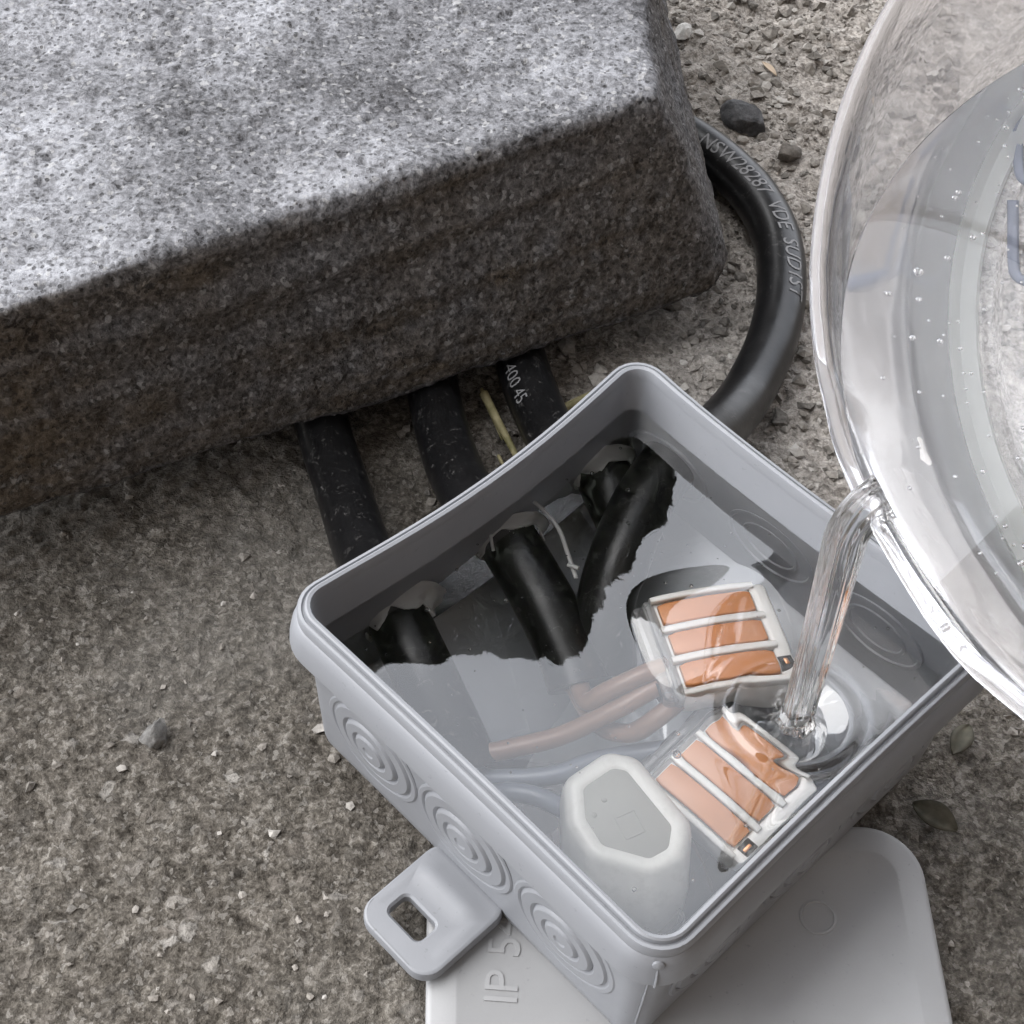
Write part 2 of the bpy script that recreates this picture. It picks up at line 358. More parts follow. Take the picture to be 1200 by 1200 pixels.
# loose grit lying on the ground
ico = bmesh.new(); bmesh.ops.create_icosphere(ico, subdivisions=1, radius=1); IV = np.array([v.co[:] for v in ico.verts]); IF = np.array([[v.index for v in f.verts] for f in ico.faces]); ico.free()
def grit_positions(n, fn):
    out = []
    while len(out) < n:
        x, y = RNG.uniform(-130, 82), RNG.uniform(-84, 244)
        if fn(x, y) > RNG.random(): out.append((x, y))
    return np.array(out)
def zone(x, y): return 1 / (1 + math.exp(-((y - 78) + (x - 5) * .55) / 14))
pts = grit_positions(7500, lambda x, y: .045 + .955 * zone(x, y))
GV, GF = [], []
for k, (x, y) in enumerate(pts):
    if -45 < x < 62 and -60 < y < 62 and abs(x) + abs(y) < 58: continue
    s = .35 + .5 * RNG.random() ** 2 + (1.5 * RNG.random() ** 5 if zone(x, y) > .4 else .5 * RNG.random() ** 5)
    q = IV * (1 + .35 * RNG.standard_normal((12, 1))) * np.array([1, .7 + .3 * RNG.random(), .5 + .3 * RNG.random()]) * s
    a = RNG.uniform(0, 6.28); ca, sa = math.cos(a), math.sin(a)
    q = np.c_[q[:, 0] * ca - q[:, 1] * sa + x, q[:, 0] * sa + q[:, 1] * ca + y, q[:, 2] + gz(x, y) + s * .12]
    GF.append(IF + 12 * len(GV)); GV.append(q)
grit = obj('gravel', np.vstack(GV), np.vstack(GF), GRIT, smooth=False, auto=None)
tag(grit, 'fine loose stone grit scattered over the rough concrete ground', 'gravel', kind='stuff')

# ------------------------------------------------------------------ concrete block
def offset_poly(poly, k):
    poly = np.asarray(poly, float); n = len(poly); out = []
    for i in range(n):
        a, b, c_ = poly[i - 1], poly[i], poly[(i + 1) % n]
        d1_, d2_ = (b - a) / np.linalg.norm(b - a), (c_ - b) / np.linalg.norm(c_ - b)
        n1, n2 = np.array([-d1_[1], d1_[0]]), np.array([-d2_[1], d2_[0]])
        m_ = (n1 + n2) / np.linalg.norm(n1 + n2); out.append(b + m_ * k / max(.3, m_ @ n1))
    return np.array(out)
def round_poly(poly, r, n=7):
    poly = np.asarray(poly, float); out = []
    for i in range(len(poly)):
        a, b, c_ = poly[i - 1], poly[i], poly[(i + 1) % len(poly)]; u, v = (a - b) / np.linalg.norm(a - b), (c_ - b) / np.linalg.norm(c_ - b)
        half = math.acos(np.clip(u @ v, -1, 1)) / 2; t = r / math.tan(half); p0, p2 = b + u * t, b + v * t
        for s in np.linspace(0, 1, n): out.append((1 - s) ** 2 * p0 + 2 * s * (1 - s) * b + s * s * p2)
    return np.array(out)
ZB, ZT = 9.6, 57.
dt = np.array([.837, .547]); db = np.array([.875, .485])
FRt = np.array([-.5, 110.5]); FRb = np.array([23.5, 107.0])
top = np.array([FRt - dt * 190, FRt, FRt + [-13, 150], FRt + [-13, 150] - dt * 190])
bot = np.array([FRb - db * 190, FRb, FRb + [-22, 130], FRb + [-22, 130] - db * 190])
rings = []
for z, ins in ((ZB, 4.5), (ZB + 1.2, 2), (ZB + 3.2, .6), (ZB + 7, 0), (20, 0), (32, 0), (44, 0), (54, 0), (56, .25), (56.6, .7), (57, 1.6)):
    t = (z - ZB) / (ZT - ZB); rr = 17 * (1 - t) + 3.2 * t
    rings.append(np.c_[round_poly(offset_poly(bot * (1 - t) + top * t, ins), rr), np.full(28, z)])
V, F = loft(rings)
tmp = bpy.data.objects.new('tmp', make_mesh('tmp', V, F)); COL.objects.link(tmp)
md = tmp.modifiers.new('r', 'REMESH'); md.mode = 'VOXEL'; md.voxel_size = .75 * S
ev = tmp.evaluated_get(bpy.context.evaluated_depsgraph_get()); me = ev.to_mesh()
nv = len(me.vertices); BV = np.zeros(nv * 3); me.vertices.foreach_get('co', BV); BV = BV.reshape(-1, 3) / S
BN = np.zeros(nv * 3); me.vertex_normals.foreach_get('vector', BN); BN = BN.reshape(-1, 3)
BF = [tuple(p.vertices) for p in me.polygons]
bpy.data.objects.remove(tmp)
d1, r1 = cell(BV, 3.0, 5); d2, r2 = cell(BV, 7.0, 9); side = np.clip(1 - np.abs(BN[:, 2]) * 1.4, 0, 1)
clus = np.clip(fbm(BV, 28, 3, 77) * 1.3 - .15, 0, 1)
disp = .75 * fbm(BV, 26, 3, 2) + .32 * fbm(BV, 5, 3, 3) + .22 * fbm(BV, 1.8, 2, 4)
disp -= np.where(r1 > .7, .8, 0) * np.clip(1 - (d1 / .42) ** 2, 0, 1)
disp -= side * clus * np.where(r2 > .35, 1.7, .3) * np.clip(1 - (d2 / .5) ** 2, 0, 1)
edge = np.clip(1 - np.abs(BV[:, 2] - 55.5) / 4, 0, 1) * np.clip(side * 2 + (1 - side) * .5, 0, 1)
disp += edge * (.18 * fbm(BV, 3.2, 3, 8) + .45 * fbm(BV, 11, 2, 12) + .15)
BV2 = BV + BN * disp[:, None]
base = (-60, 130, ZB)
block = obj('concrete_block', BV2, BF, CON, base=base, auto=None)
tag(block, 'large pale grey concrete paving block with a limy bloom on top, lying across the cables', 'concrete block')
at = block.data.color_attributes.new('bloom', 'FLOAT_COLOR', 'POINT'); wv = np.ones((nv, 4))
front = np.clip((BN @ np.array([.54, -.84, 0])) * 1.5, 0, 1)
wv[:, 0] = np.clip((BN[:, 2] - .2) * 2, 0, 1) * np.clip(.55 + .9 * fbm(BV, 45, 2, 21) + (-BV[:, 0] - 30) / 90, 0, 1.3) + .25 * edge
wv[:, 1] = side * np.clip(.75 + .5 * fbm(BV, 22, 3, 31), 0, 1) * np.where(front > 0, 1, .25)  # green channel: how much painted shade the upright faces take
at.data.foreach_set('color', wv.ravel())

# ------------------------------------------------------------------ junction box
BA = R(-42.7); ex = np.array([math.cos(BA), math.sin(BA)]); ey = np.array([-math.sin(BA), math.cos(BA)])
def bw3(p):                                  # box-local to world
    p = np.atleast_2d(np.asarray(p, float)); return np.c_[p[:, 0:1] * ex + p[:, 1:2] * ey, p[:, 2:3]]
def cshift(q, kz):
    wgt = (np.clip(-q[:, 0] / 40, 0, 1) ** 5 * np.clip(q[:, 1] / 40, 0, 1) ** 5)[:, None] * kz
    return q + wgt * np.array([-.9, 1.5])
def box_ring(off, z, rad=7.0, n=9, m=14):
    """rounded square outline, back-left side bowed inwards"""
    h = 40.5 + off; r = max(2.5, rad + off); pts_ = []
    def seg(a, b):
        for t in np.linspace(0, 1, m, endpoint=False)[1:]: pts_.append(np.array(a) * (1 - t) + np.array(b) * t)
    cs = [(1, 1, 0), (-1, 1, 90), (-1, -1, 180), (1, -1, 270)]
    arcs = [[(sx * (h - r) + r * math.cos(a), sy * (h - r) + r * math.sin(a)) for a in np.linspace(R(a0), R(a0 + 90), n)] for sx, sy, a0 in cs]
    for k in range(4):
        pts_ += [np.array(p) for p in arcs[k]]; seg(arcs[k][-1], arcs[(k + 1) % 4][0])
    q = np.array(pts_); kz = np.clip(z / 42, .1, 1)
    by = np.clip(1 - (q[:, 1] / 36) ** 2, 0, 1) ** 1.4; bx = np.clip(1 - (q[:, 0] / 36) ** 2, 0, 1) ** 1.4
    q = cshift(q, kz)
    q[:, 0] += np.where(q[:, 0] < -25, 2.5 * by * kz, 0) - np.where(q[:, 0] > 25, .5 * by * kz, 0)
    q[:, 1] += np.where(q[:, 1] < -25, .35 * bx * kz, 0) - np.where(q[:, 1] > 25, .9 * bx * kz, 0)
    return np.c_[q, np.full(len(q), z)]
jb = root('junction_box', (0, 0, 3.2), 'square open grey plastic junction box holding cables and clear liquid', 'junction box')
wallp = [(-6.6, 3.2), (-4.2, 3.35), (-3.5, 4.2), (-3.2, 6), (-2.55, 20), (-2.0, 31.6), (-1.7, 32.4)]
# shell: outside up to the skirt, inside back down to the floor
inner = [(-2.9, 39.6), (-3.4, 36), (-3.9, 33), (-4.6, 20), (-5.3, 8), (-6.3, 5.8), (-9, 5.3)]
shell = wallp + [(-.75, 33.3), (-.9, 39.6)] + inner
V, F = loft([bw3(box_ring(o, z)) for o, z in shell]); body = obj('box_wall', V, F, BOXM, jb, auto=50)
rimp = [(-1.0, 33.35), (.55, 33.0), (.95, 33.5), (.9, 34.6), (.45, 37.2), (-.25, 39.1), (-.55, 39.35), (-.55, 40.9), (-.8, 41.35), (-1.25, 41.4), (-1.45, 41.0), (-1.7, 41.0), (-1.85, 41.8), (-2.15, 42.05), (-2.65, 41.9), (-2.85, 41.3), (-2.9, 39.5)]
V, F = loft([bw3(box_ring(o, z)) for o, z in rimp], False, False); rim = obj('rim', V, F, BOXM, jb, auto=38)
# ring-stepped cable knockouts
KP = [(10.6, -.6), (10.6, .25), (10.3, .5), (9.6, .5), (9.3, .25), (9.2, -.1), (8.9, .45), (8.6, .75), (6.7, .85), (6.4, .55), (6.2, .3), (5.9, .95), (5.6, 1.2), (4.0, 1.3), (3.7, 1.0), (3.5, .75), (3.2, 1.25), (2.9, 1.5), (1.2, 1.6), (.9, 1.35), (0.01, 1.35)]
kn = None
def knock(lx, ly, z, nrm, tilt=.045):
    nw = np.array([*(nrm[0] * ex + nrm[1] * ey), 0]); nw = nw / np.linalg.norm(nw) - np.array([0, 0, tilt]); o = bw3([(lx, ly, z)])[0]
    V, F = lathe([(r_, h_ * .78) for r_, h_ in KP], 64, o, nw); return obj('knockout', V, F, BOXM, jb, auto=30)
for k in (-21.3, 0.2, 21.8): knock(k, -37.65, 18.8, (0, -1))
for k in (-21.5, 0, 21.5): knock(37.85, k, 18.8, (1, 0))
# matching ring recesses seen on the inside walls
KI = [(9.4, -.3), (9.4, .25), (8.7, .35), (8.5, 0), (6.2, 0), (6.0, .3), (5.5, .3), (5.3, 0), (.01, 0)]
def knock_in(lx, ly, z, nrm):
    nw = np.array([*(nrm[0] * ex + nrm[1] * ey), .05]); V, F = lathe(KI, 40, bw3([(lx, ly, z)])[0], nw); obj('inner_knockout', V, F, BOXM, jb, auto=30)
for k in (-26, -2, 21): knock_in(k, 35.5, 21, (0, -1))
for k in (-21, 1, 22): knock_in(k, -35.2, 21, (0, 1)); knock_in(35.2, k, 21, (-1, 0))
# fixing foot with its square hole, three-ring bridge so that the hole is open
oo = rrect(8.2, 9.4, 3.6, 8, 1.2, -45.0); hh = rrect(3.7, 2.15, 1.1, 8, 0, -48.4)
oo = np.array(oo); oo[:, 1] = np.where(oo[:, 1] > -37.5, -37.0, oo[:, 1])
def zf(p, top_): 
    k = np.clip((p[:, 1] + 46) / 8, 0, 1); return (6.1 + .7 * np.exp(-((p[:, 1] + 41.2) / 1.9) ** 2) * np.clip(1.3 - ((p[:, 0] - 1) / 7.4) ** 2, 0, 1) + .5 * k * k) if top_ else np.full(len(p), 4.0)
def insetp(o, k):
    d = np.roll(o, -1, 0) - np.roll(o, 1, 0); nr = np.c_[d[:, 1], -d[:, 0]]; nr /= np.maximum(np.linalg.norm(nr, axis=1), 1e-6)[:, None]; return o - nr * k
mids = [(oo * (1 - t) + hh * t) for t in (.12, .24, .36, .48, .6, .72, .85)]
def rg(p, dz=0, top_=True): return bw3(np.c_[p, zf(p, top_) + dz])
loop = [rg(oo, 0, False), rg(oo, -.55), rg(insetp(oo, .15), -.15), rg(insetp(oo, .5))] + [rg(m_) for m_ in mids] + [rg(insetp(hh, -.4)), rg(hh, -.4), rg(hh, 0, False), rg(oo, 0, False)]
V, F = loft(loop, False, False); obj('mounting_foot', V, F, BOXM, jb, auto=35)
# mould seam running down the near corner
sx = 40.5 - 7 + 7 * .7071
seam = np.array([(sx - 1.0 + .05, -sx + 1.0 - .05, 40.6), (sx + .42, -sx - .42, 36.4), (sx + .75, -sx - .75, 34.2), (sx + .5, -sx - .5, 33), (sx - 1.35, -sx + 1.35, 31.5), (sx - 1.75, -sx + 1.75, 20), (sx - 2.4, -sx + 2.4, 5)])
sc_ = catmull(bw3(seam), 8); V, F = tube(sc_, .16 + .10 * np.abs(fbm(sc_, 2.2, 2, 3)), 8, (1, 0, 0)); obj('mould_seam', V, F, BOXM, jb)
nub = lathe([(.9, 0), (.85, .5), (.4, .75), (.01, .8)], 14, bw3([(sx - .2, -sx + .2, 38.2)])[0], (*(ex - ey), .2)); obj('mould_seam', *nub, BOXM, jb)

# ------------------------------------------------------------------ box lid lying under the near corner
LA = R(4.5); lc = np.array([12.0, -55.0]); lx_ = np.array([math.cos(LA), math.sin(LA)]); ly_ = np.array([-math.sin(LA), math.cos(LA)])
LA_R = np.array([[math.cos(LA), -math.sin(LA)], [math.sin(LA), math.cos(LA)]])
def lw(p): p = np.atleast_2d(p); return np.c_[p[:, :2] @ LA_R.T + lc, p[:, 2:3]]
lid = root('box_lid', (lc[0], lc[1], .1), 'flat grey plastic lid with raised IP lettering lying under the box', 'lid')
lo = rrect(42.3, 42.3, 9.5, 12)
lvl = [(.6, .15), (.1, .4), (0, .9), (0, 2.1), (.12, 2.6), (.5, 2.95), (1.0, 3.05), (4.5, 3.1), (4.9, 3.1), (5.2, 3.0), (20, 3.02)]
rings = [np.c_[rrect(40.9 - k, 40.9 - k, max(1.5, 9.5 - k), 12), np.full(48, z)] for k, z in lvl]
V, F = loft(rings); obj('lid_plate', lw(np.array(V)), F, LIDM, lid, auto=50)
TV, TF = text_mesh('IP 54', 7.4, .16)
ta = R(90) ; TV = np.c_[-TV[:, 1], TV[:, 0], TV[:, 2]]           # reads away from the camera
TV = TV * 1.0
to = np.array([-15.6, -47.4]); TVw = np.c_[TV[:, :2] + to, TV[:, 2] + 3.05]
obj('raised_lettering', TVw, TF, LIDM, lid, smooth=False, auto=None)
for (x, y) in ((22.0, 24.5), (-32, 32)):
    V, F = lathe([(3.1, 2.9), (3.0, 3.2), (2.6, 3.26), (2.5, 3.05), (2.1, 3.04), (.01, 3.05)], 28, lw(np.array([[x, y, 0]]))[0]); obj('lid_boss', V, F, LIDM, lid)

# ------------------------------------------------------------------ cables
RC = 5.35
CABLES = {}
def cable(path, label, group='black sheathed cables entering the box', text=None, cores=()):
    C = catmull(path, 14)
    t = root('power_cable', (C[0][0], C[0][1], 0), label, 'cable', group)
    V, F = tube(C, RC + .05 * fbm(C, 9, 2, 4), 28); obj('sheath', V, F, CAB, t, auto=60)
    if text:
        body_, size, s0, phi0, twist = text; TV, TF = text_mesh(body_, size, 0); TV, TF = subdiv_text(TV, TF, 1)
        T, Nn, Lf = frames(C); s = np.r_[0, np.cumsum(np.linalg.norm(np.diff(C, axis=0), axis=1))]
        u = TV[:, 0] + s0; ph = np.radians(phi0 + twist * TV[:, 0] / max(TV[:, 0].max(), 1)) + (TV[:, 1] - size * .35) / RC
        I = lambda A: np.c_[np.interp(u, s, A[:, 0]), np.interp(u, s, A[:, 1]), np.interp(u, s, A[:, 2])]
        c0, n0, l0 = I(C), I(Nn), I(Lf)
        W_ = c0 + (RC + .13) * (np.cos(ph)[:, None] * n0 + np.sin(ph)[:, None] * l0)
        obj('printed_lettering', W_, TF, PRINT, t, auto=None)
    for nm, m_, pth, r_ in cores:
        c_ = catmull(pth, 12); V, F = tube(c_, r_, 16); obj(nm, V, F, m_, t, auto=60)
    return t, C
cable([(-72, 118, 5.0), (-66, 90, 5.0), (-61, 68, 5.2), (-54.5, 50, 6.2), (-48.5, 32, 11), (-43.0, 17, 17.5), (-38.8, 6.5, 19.5), (-34, -3, 19), (-29, -12, 16), (-26, -18, 14)],
      'leftmost scuffed black cable running from under the block into the box', cores=[
      ('brown_core', BROWN, [(-31.5, -8, 17.5), (-28.5, -12.5, 16.5), (-24, -15.0, 16), (-18, -14, 17.5), (-11, -12, 20), (-3, -8, 24), (3, -4.2, 26), (9, -1.5, 26.5)], 1.7),
      ('blue_core', BLUE, [(-31.5, -8.5, 16.5), (-28.5, -14, 14.5), (-24, -18.5, 14), (-19, -19, 15), (-12, -18, 16), (-6, -15, 16), (1, -13, 16), (8, -12, 18)], 1.7),
      ('blue_core', BLUE, [(-32, -9, 16), (-29.5, -15.5, 13.5), (-25, -22, 14), (-19, -22, 17), (-14, -23, 18), (-9, -26, 20)], 1.7)])
cable([(-52, 130, 5.0), (-44, 100, 5.0), (-40, 79, 5.2), (-34.5, 58, 7.5), (-28.5, 40, 15), (-23.5, 27.5, 19.5), (-16, 14, 19.5), (-11, 3.5, 18), (-9, -2, 17)],
      'middle black cable with a pale scratch along it entering the box', cores=[
      ('brown_core', BROWN, [(-9.5, -1, 18), (-8, -6.5, 22), (-5, -5.5, 25), (1, -2.5, 27.5), (8, 1.2, 27)], 1.7),
      ('brown_core', BROWN, [(-10, -1.5, 16), (-6, -9, 18), (-1, -11, 20), (3, -9, 23), (7, -5.4, 25)], 1.7)])
cable([(-34, 135, 5.0), (-27, 108, 5.0), (-22.3, 87, 5.2), (-17.2, 71, 6.2), (-11.3, 54.5, 12), (-6.5, 42.5, 17), (-2.5, 33.5, 16), (0, 28, 14)],
      'thin rightmost of three cables under the block, with pale print', text=('400 45', 4.0, 53, -42, 0))
_, CD = cable([(-40, 186, 5.2), (-14, 178, 5.2), (10, 165.5, 5.3), (24.5, 150, 5.3), (31.5, 133, 5.3), (32.3, 115, 5.3), (29.3, 98, 5.4), (23.2, 81, 7), (16.5, 66, 13), (10, 53, 20.5), (5.2, 43.5, 23.5), (.6, 34, 24.5), (-3.2, 22, 24), (-5.2, 11, 20), (-5, 2, 15)],
      'black cable looping out past the right end of the block with printed lettering', group='black sheathed cables entering the box', text=('.NSW28287  VDE  SUD1ST', 5.0, 62, -26, 58))

# white torn membrane collars where the cables pierce the back wall
def collar(p, ax, r0, seed, span=(.0, 1.0), flare=1.6, ln=5.0):
    ax = np.array(ax, float); ax /= np.linalg.norm(ax); u = np.cross(ax, (0, 0, 1)); u /= np.linalg.norm(u); v = np.cross(u, ax)
    n, m_ = 56, 7; rr = []; rng_ = np.random.default_rng(seed); jag = np.interp(np.linspace(0, 1, n), np.linspace(0, 1, 19), rng_.uniform(.35, 1.15, 19))
    a = np.linspace(span[0] * 2 * np.pi, span[1] * 2 * np.pi, n)
    for k in range(m_):
        t = k / (m_ - 1); r = r0 + flare * (1 - t) ** 2 + .25 * fbm(np.c_[a * 3, np.full(n, t * 4), np.zeros(n)], 1, 2, seed)
        rr.append(np.array(p) + ax * (t * ln * jag)[:, None] + r[:, None] * (np.cos(a)[:, None] * u + np.sin(a)[:, None] * v))
    V = [q for r in rr for q in r]; F = [(k * n + i, k * n + i + 1, (k + 1) * n + i + 1, (k + 1) * n + i) for k in range(m_ - 1) for i in range(n - 1)]
    o = obj('torn_membrane', V, F, MEMB, jb, auto=None); sm = o.modifiers.new('t', 'SOLIDIFY'); sm.thickness = .35 * S
collar((-40.4, 10.4, 18.8), (.38, -.9, .08), RC + .2, 3, (.0, 1), 3.2, 6.0)
collar((-22.9, 26.4, 19.4), (.45, -.88, .1), RC + .2, 5, (.0, 1), 2.6, 3.4)
collar((-7.6, 45.2, 16.6), (.42, -.9, .05), RC + .15, 8, (.0, 1), 2.0, 4.4)
collar((9.4, 51.6, 21.5), (-.45, -.86, .2), RC + .15, 9, (.0, 1), 1.4, 3.2)
for pth, r_ in (([(-20.5, 33.5, 25), (-17, 30, 26), (-14, 26, 26), (-12, 21, 24.5), (-10.5, 16.5, 24)], .38), ([(-12, 19, 24.5), (-10.2, 18.2, 25)], .45), ([(-26, 27, 25), (-25.2, 23, 25.5), (-24.6, 20.5, 25)], .3)):
    V, F = tube(catmull(pth, 8), r_, 8); obj('membrane_shred', V, F, MEMB, jb)

# ------------------------------------------------------------------ lever connectors
def place(o, loc, rot): o.location = Vector(loc) * S; o.rotation_euler = rot; ROOT[o.name] = np.array(loc, float)
def child(name, V, F, m_, parent, auto=35): return obj(name, V, F, m_, parent, auto=auto, local=True)
def lever_shape(x0, x1, w_, rise, th=1.0, z0=0.):
    n = 14; rings = []
    for t in np.linspace(0, 1, n):
        x = x0 + (x1 - x0) * t; z = z0 + rise * math.sin(math.pi * (.15 + .75 * t)); hw = w_ / 2 * (1 if .06 < t < .94 else .86)
        q = rrect(hw, th / 2, .35, 4); rings.append(np.c_[np.full(len(q), x), q[:, 0], q[:, 1] + z])
    return loft(rings)
def connector(label, group):
    t = bpy.data.objects.new('lever_connector', None); COL.objects.link(t); t.empty_display_size = .005; tag(t, label, 'wire connector', group)
    mb = MB(); mb.add(*box_mb(-9.2, 9.6, -9.6, 9.6, -8.6, -1.3, .8, 1.6)); child('housing', mb.V, mb.F, WHITE, t)
    V, F = box_mb(-11.6, -9.0, -9.2, 9.2, -8.2, -2.2, .7, 1.0); child('wire_entry', V, F, SHELL, t)
    for k in range(3):
        y = (k - 1) * 5.9
        V, F = lathe([(1.95, 0), (1.95, .5), (1.6, .5), (1.5, .05), (.01, .05)], 20, (-11.5, y, -5.2), (-1, 0, 0)); child('wire_port', V, F, DARK, t)
        V, F = lever_shape(-8.0, 7.6, 4.25, 1.25, 1.1, -1.0); child('lever', np.array(V) + [0, y, 0], F, ORANGE, t)
    for k in range(4):
        y = (k - 1.5) * 5.9; wd = 1.35 if k in (1, 2) else 1.0
        if k in (0, 3): y = -9.0 if k == 0 else 9.0
        V, F = lever_shape(-8.8, 8.6, wd * (1 if k in (1, 2) else 1.15), 1.35, 1.7, -1.1); child('rib', np.array(V) + [0, y, 0], F, WHITE, t)
    V, F = box_mb(7.7, 10.6, -9.3, 9.3, -7.5, -.7, .6, 1.0); child('end_bar', V, F, WHITE, t)
    V, F = box_mb(8.0, 10.3, -7.6, -5.0, -1.2, -.62, .1, .2); child('test_slot', V, F, DARK, t); V, F = box_mb(8.8, 9.5, -7.2, -5.6, -1.0, -.5, .1, .2); child('contact', V, F, COPPER, t)
    V, F = box_mb(-9.9, -8.2, -9.5, 9.5, -6.5, -.9, .6, .7); child('front_bar', V, F, SHELL, t)
    return t
c1 = connector('white connector with three orange levers, the upper one beside the stream', 'lever connectors in the liquid')
def copy_tree(o, parent=None):
    c_ = o.copy(); COL.objects.link(c_); c_.parent = parent
    for ch in list(o.children): copy_tree(ch, c_)
    return c_
c2 = copy_tree(c1); c2['label'] = 'white connector with orange levers lying deeper, beside the pale upturned one'
place(c1, (12.6, 4.4, 30.4), (R(-3), R(2), R(17)))
place(c2, (14.0, -19.6, 24.6), (R(4), R(2), R(-41)))
# third one, upside down: pale back towards the camera
c3 = root('lever_connector', (-1.6, -28.4, 17), 'pale upturned connector showing its blank back near the bottom corner of the box', 'wire connector', 'lever connectors in the liquid')
hexo = 1.07 * np.array([(-9.3, 4.6), (-8.6, -2.2), (-5.2, -7.6), (3.6, -9.6), (8.2, -6.4), (9.0, -.6), (1.2, 9.4), (-3.2, 9.9)])
def hexr(k): return round_poly(offset_poly(hexo, k), max(.8, 3.4 - k * .6), 6)
def h3(p, z): return np.c_[p + np.array([-1.6, -28.4]), np.full(len(p), z)]
sh = lambda p, k: p + np.array([.10, -1.0]) * k * np.clip((3 - p[:, 1:2]) / 12, 0, 1)
V, F = loft([h3(sh(hexr(.8), 5.2), 14), h3(sh(hexr(.0), 5.6), 15.2), h3(sh(hexr(-.1), 4.6), 23.0), h3(sh(hexr(.0), 1.6), 28.2), h3(hexr(.15), 29.6), h3(hexr(.5), 30.2), h3(hexr(1.4), 30.7), h3(hexr(2.9), 30.75), h3(hexr(3.2), 30.45), h3(hexr(3.6), 30.4)])
obj('back_shell', V, F, PALE, c3, auto=60)
pl = [h3(hexr(2.75), 30.4), h3(hexr(2.85), 30.58), h3(hexr(3.1), 30.66)]; V, F = loft(pl); obj('back_plate', V, F, PLATE, c3)
fr = MB()
def bar2(p, q, wd, z0=30.55, z1=30.8):
    p, q = np.array(p), np.array(q); d = (q - p) / np.linalg.norm(q - p); n_ = np.array([-d[1], d[0]]) * wd / 2
    o = np.array([p - n_, q - n_, q + n_, p + n_]) + np.array([-1.6, -28.4]); V, F = loft([np.c_[o, np.full(4, z0)], np.c_[o, np.full(4, z1)]]); fr.add(V, F)
qd = [(1.2, -1.0), (3.6, .4), (1.7, 3.6), (-.7, 2.2)]
qd = [(-.2, -4.2), (2.6, -2.6), (.9, .7), (-1.9, -.9)]
for a, b in zip(qd, qd[1:] + qd[:1]): bar2(a, b, .22)
obj('moulded_mark', fr.V, fr.F, PLATE, c3, smooth=False, auto=None)
for x, y in ((-3.6, 2.0), (-5, -.6)):
    V, F = lathe([(.45, 30.5), (.4, 30.85), (.01, 30.9)], 12, (x - 1.6, y - 28.4, 0)); obj('nub', V, F, PLATE, c3)
V, F = lathe([(3.2, 0), (3.2, 2.2), (2.6, 2.2), (2.5, .4), (.01, .4)], 28, (4.2, -41.2, 19), (.2, -.6, .75)); obj('wire_port', V, F, SHELL, c3)

# ------------------------------------------------------------------ resin in the box, with the dimple under the stream
LZ = 33.0; ST = np.array([23.6, -10.0])
step = .42; ax_ = np.arange(-37.4, 37.4 + step, step); AX, AY = np.meshgrid(ax_, ax_); q = np.c_[AX.ravel(), AY.ravel()]
lim = box_ring(-3.35, 33)[:, :2]
# squash the square grid into the rounded, bowed outline
h_in = 37.15
def in_map(q):
    r_ = 4.2; out = q * (h_in / 37.4); s = np.abs(out) - (h_in - r_); m_ = (s[:, 0] > 0) & (s[:, 1] > 0)
    mxv = np.maximum(s[:, 0], s[:, 1]); ln = np.linalg.norm(s, axis=1); sc2 = np.where(m_ & (ln > 0), mxv / np.maximum(ln, 1e-6), 1)
    s2 = s * sc2[:, None]; out = np.where(m_[:, None], np.sign(out) * (s2 + h_in - r_), out)
    out = cshift(out, .78); kz = .78; by = np.clip(1 - (out[:, 1] / 36) ** 2, 0, 1) ** 1.4; bx = np.clip(1 - (out[:, 0] / 36) ** 2, 0, 1) ** 1.4
    out[:, 0] += 2.5 * by * kz * np.clip(-out[:, 0] / 36, 0, 1) - .5 * by * kz * np.clip(out[:, 0] / 36, 0, 1)
    out[:, 1] += .35 * bx * kz * np.clip(-out[:, 1] / 36, 0, 1) - .9 * bx * kz * np.clip(out[:, 1] / 36, 0, 1)
    return out
ql = in_map(q.copy()); wq = bw3(np.c_[ql, np.zeros(len(ql))])[:, :2]
def surf(p):
    r = np.linalg.norm((p - ST) * np.array([1.0, 1.06]), axis=1)
    z = -2.6 * np.exp(-(r / 5.8) ** 2.8) + .34 * np.exp(-((r - 9.0) / 1.6) ** 2) - .12 * np.exp(-((r - 10.6) / 1.0) ** 2) + .12 * np.exp(-((r - 12.6) / 1.2) ** 2)
    a = R(17); d = p - np.array([12.2, 4.6]); u, v = d[:, 0] * math.cos(a) + d[:, 1] * math.sin(a), -d[:, 0] * math.sin(a) + d[:, 1] * math.cos(a)
    e = (np.abs((u + .6) / 12.8) ** 3.2 + np.abs((v - .5) / 12.2) ** 3.2) ** (1 / 3.2); z += .6 * np.clip(1 - e ** 5, 0, 1) ** 1.3 * np.clip((r - 7) / 8, 0, 1)
    z += .03 * fbm(np.c_[p, np.zeros(len(p))], 11, 2, 5)
    return z
zz = LZ + surf(wq)
edged = np.minimum(37.4 - np.abs(q[:, 0]), 37.4 - np.abs(q[:, 1])); zz += .15 * np.exp(-np.maximum(edged - .8, 0) / .8)
n_ = len(ax_); top_i = np.arange(n_ * n_).reshape(n_, n_)
F = [tuple(f) for f in np.stack([top_i[:-1, :-1], top_i[:-1, 1:], top_i[1:, 1:], top_i[1:, :-1]], -1).reshape(-1, 4)]
bnd = list(top_i[0, :-1]) + list(top_i[:-1, -1]) + list(top_i[-1, :0:-1]) + list(top_i[:0:-1, 0])
V = [tuple(v) for v in np.c_[wq, zz]]; prev = bnd
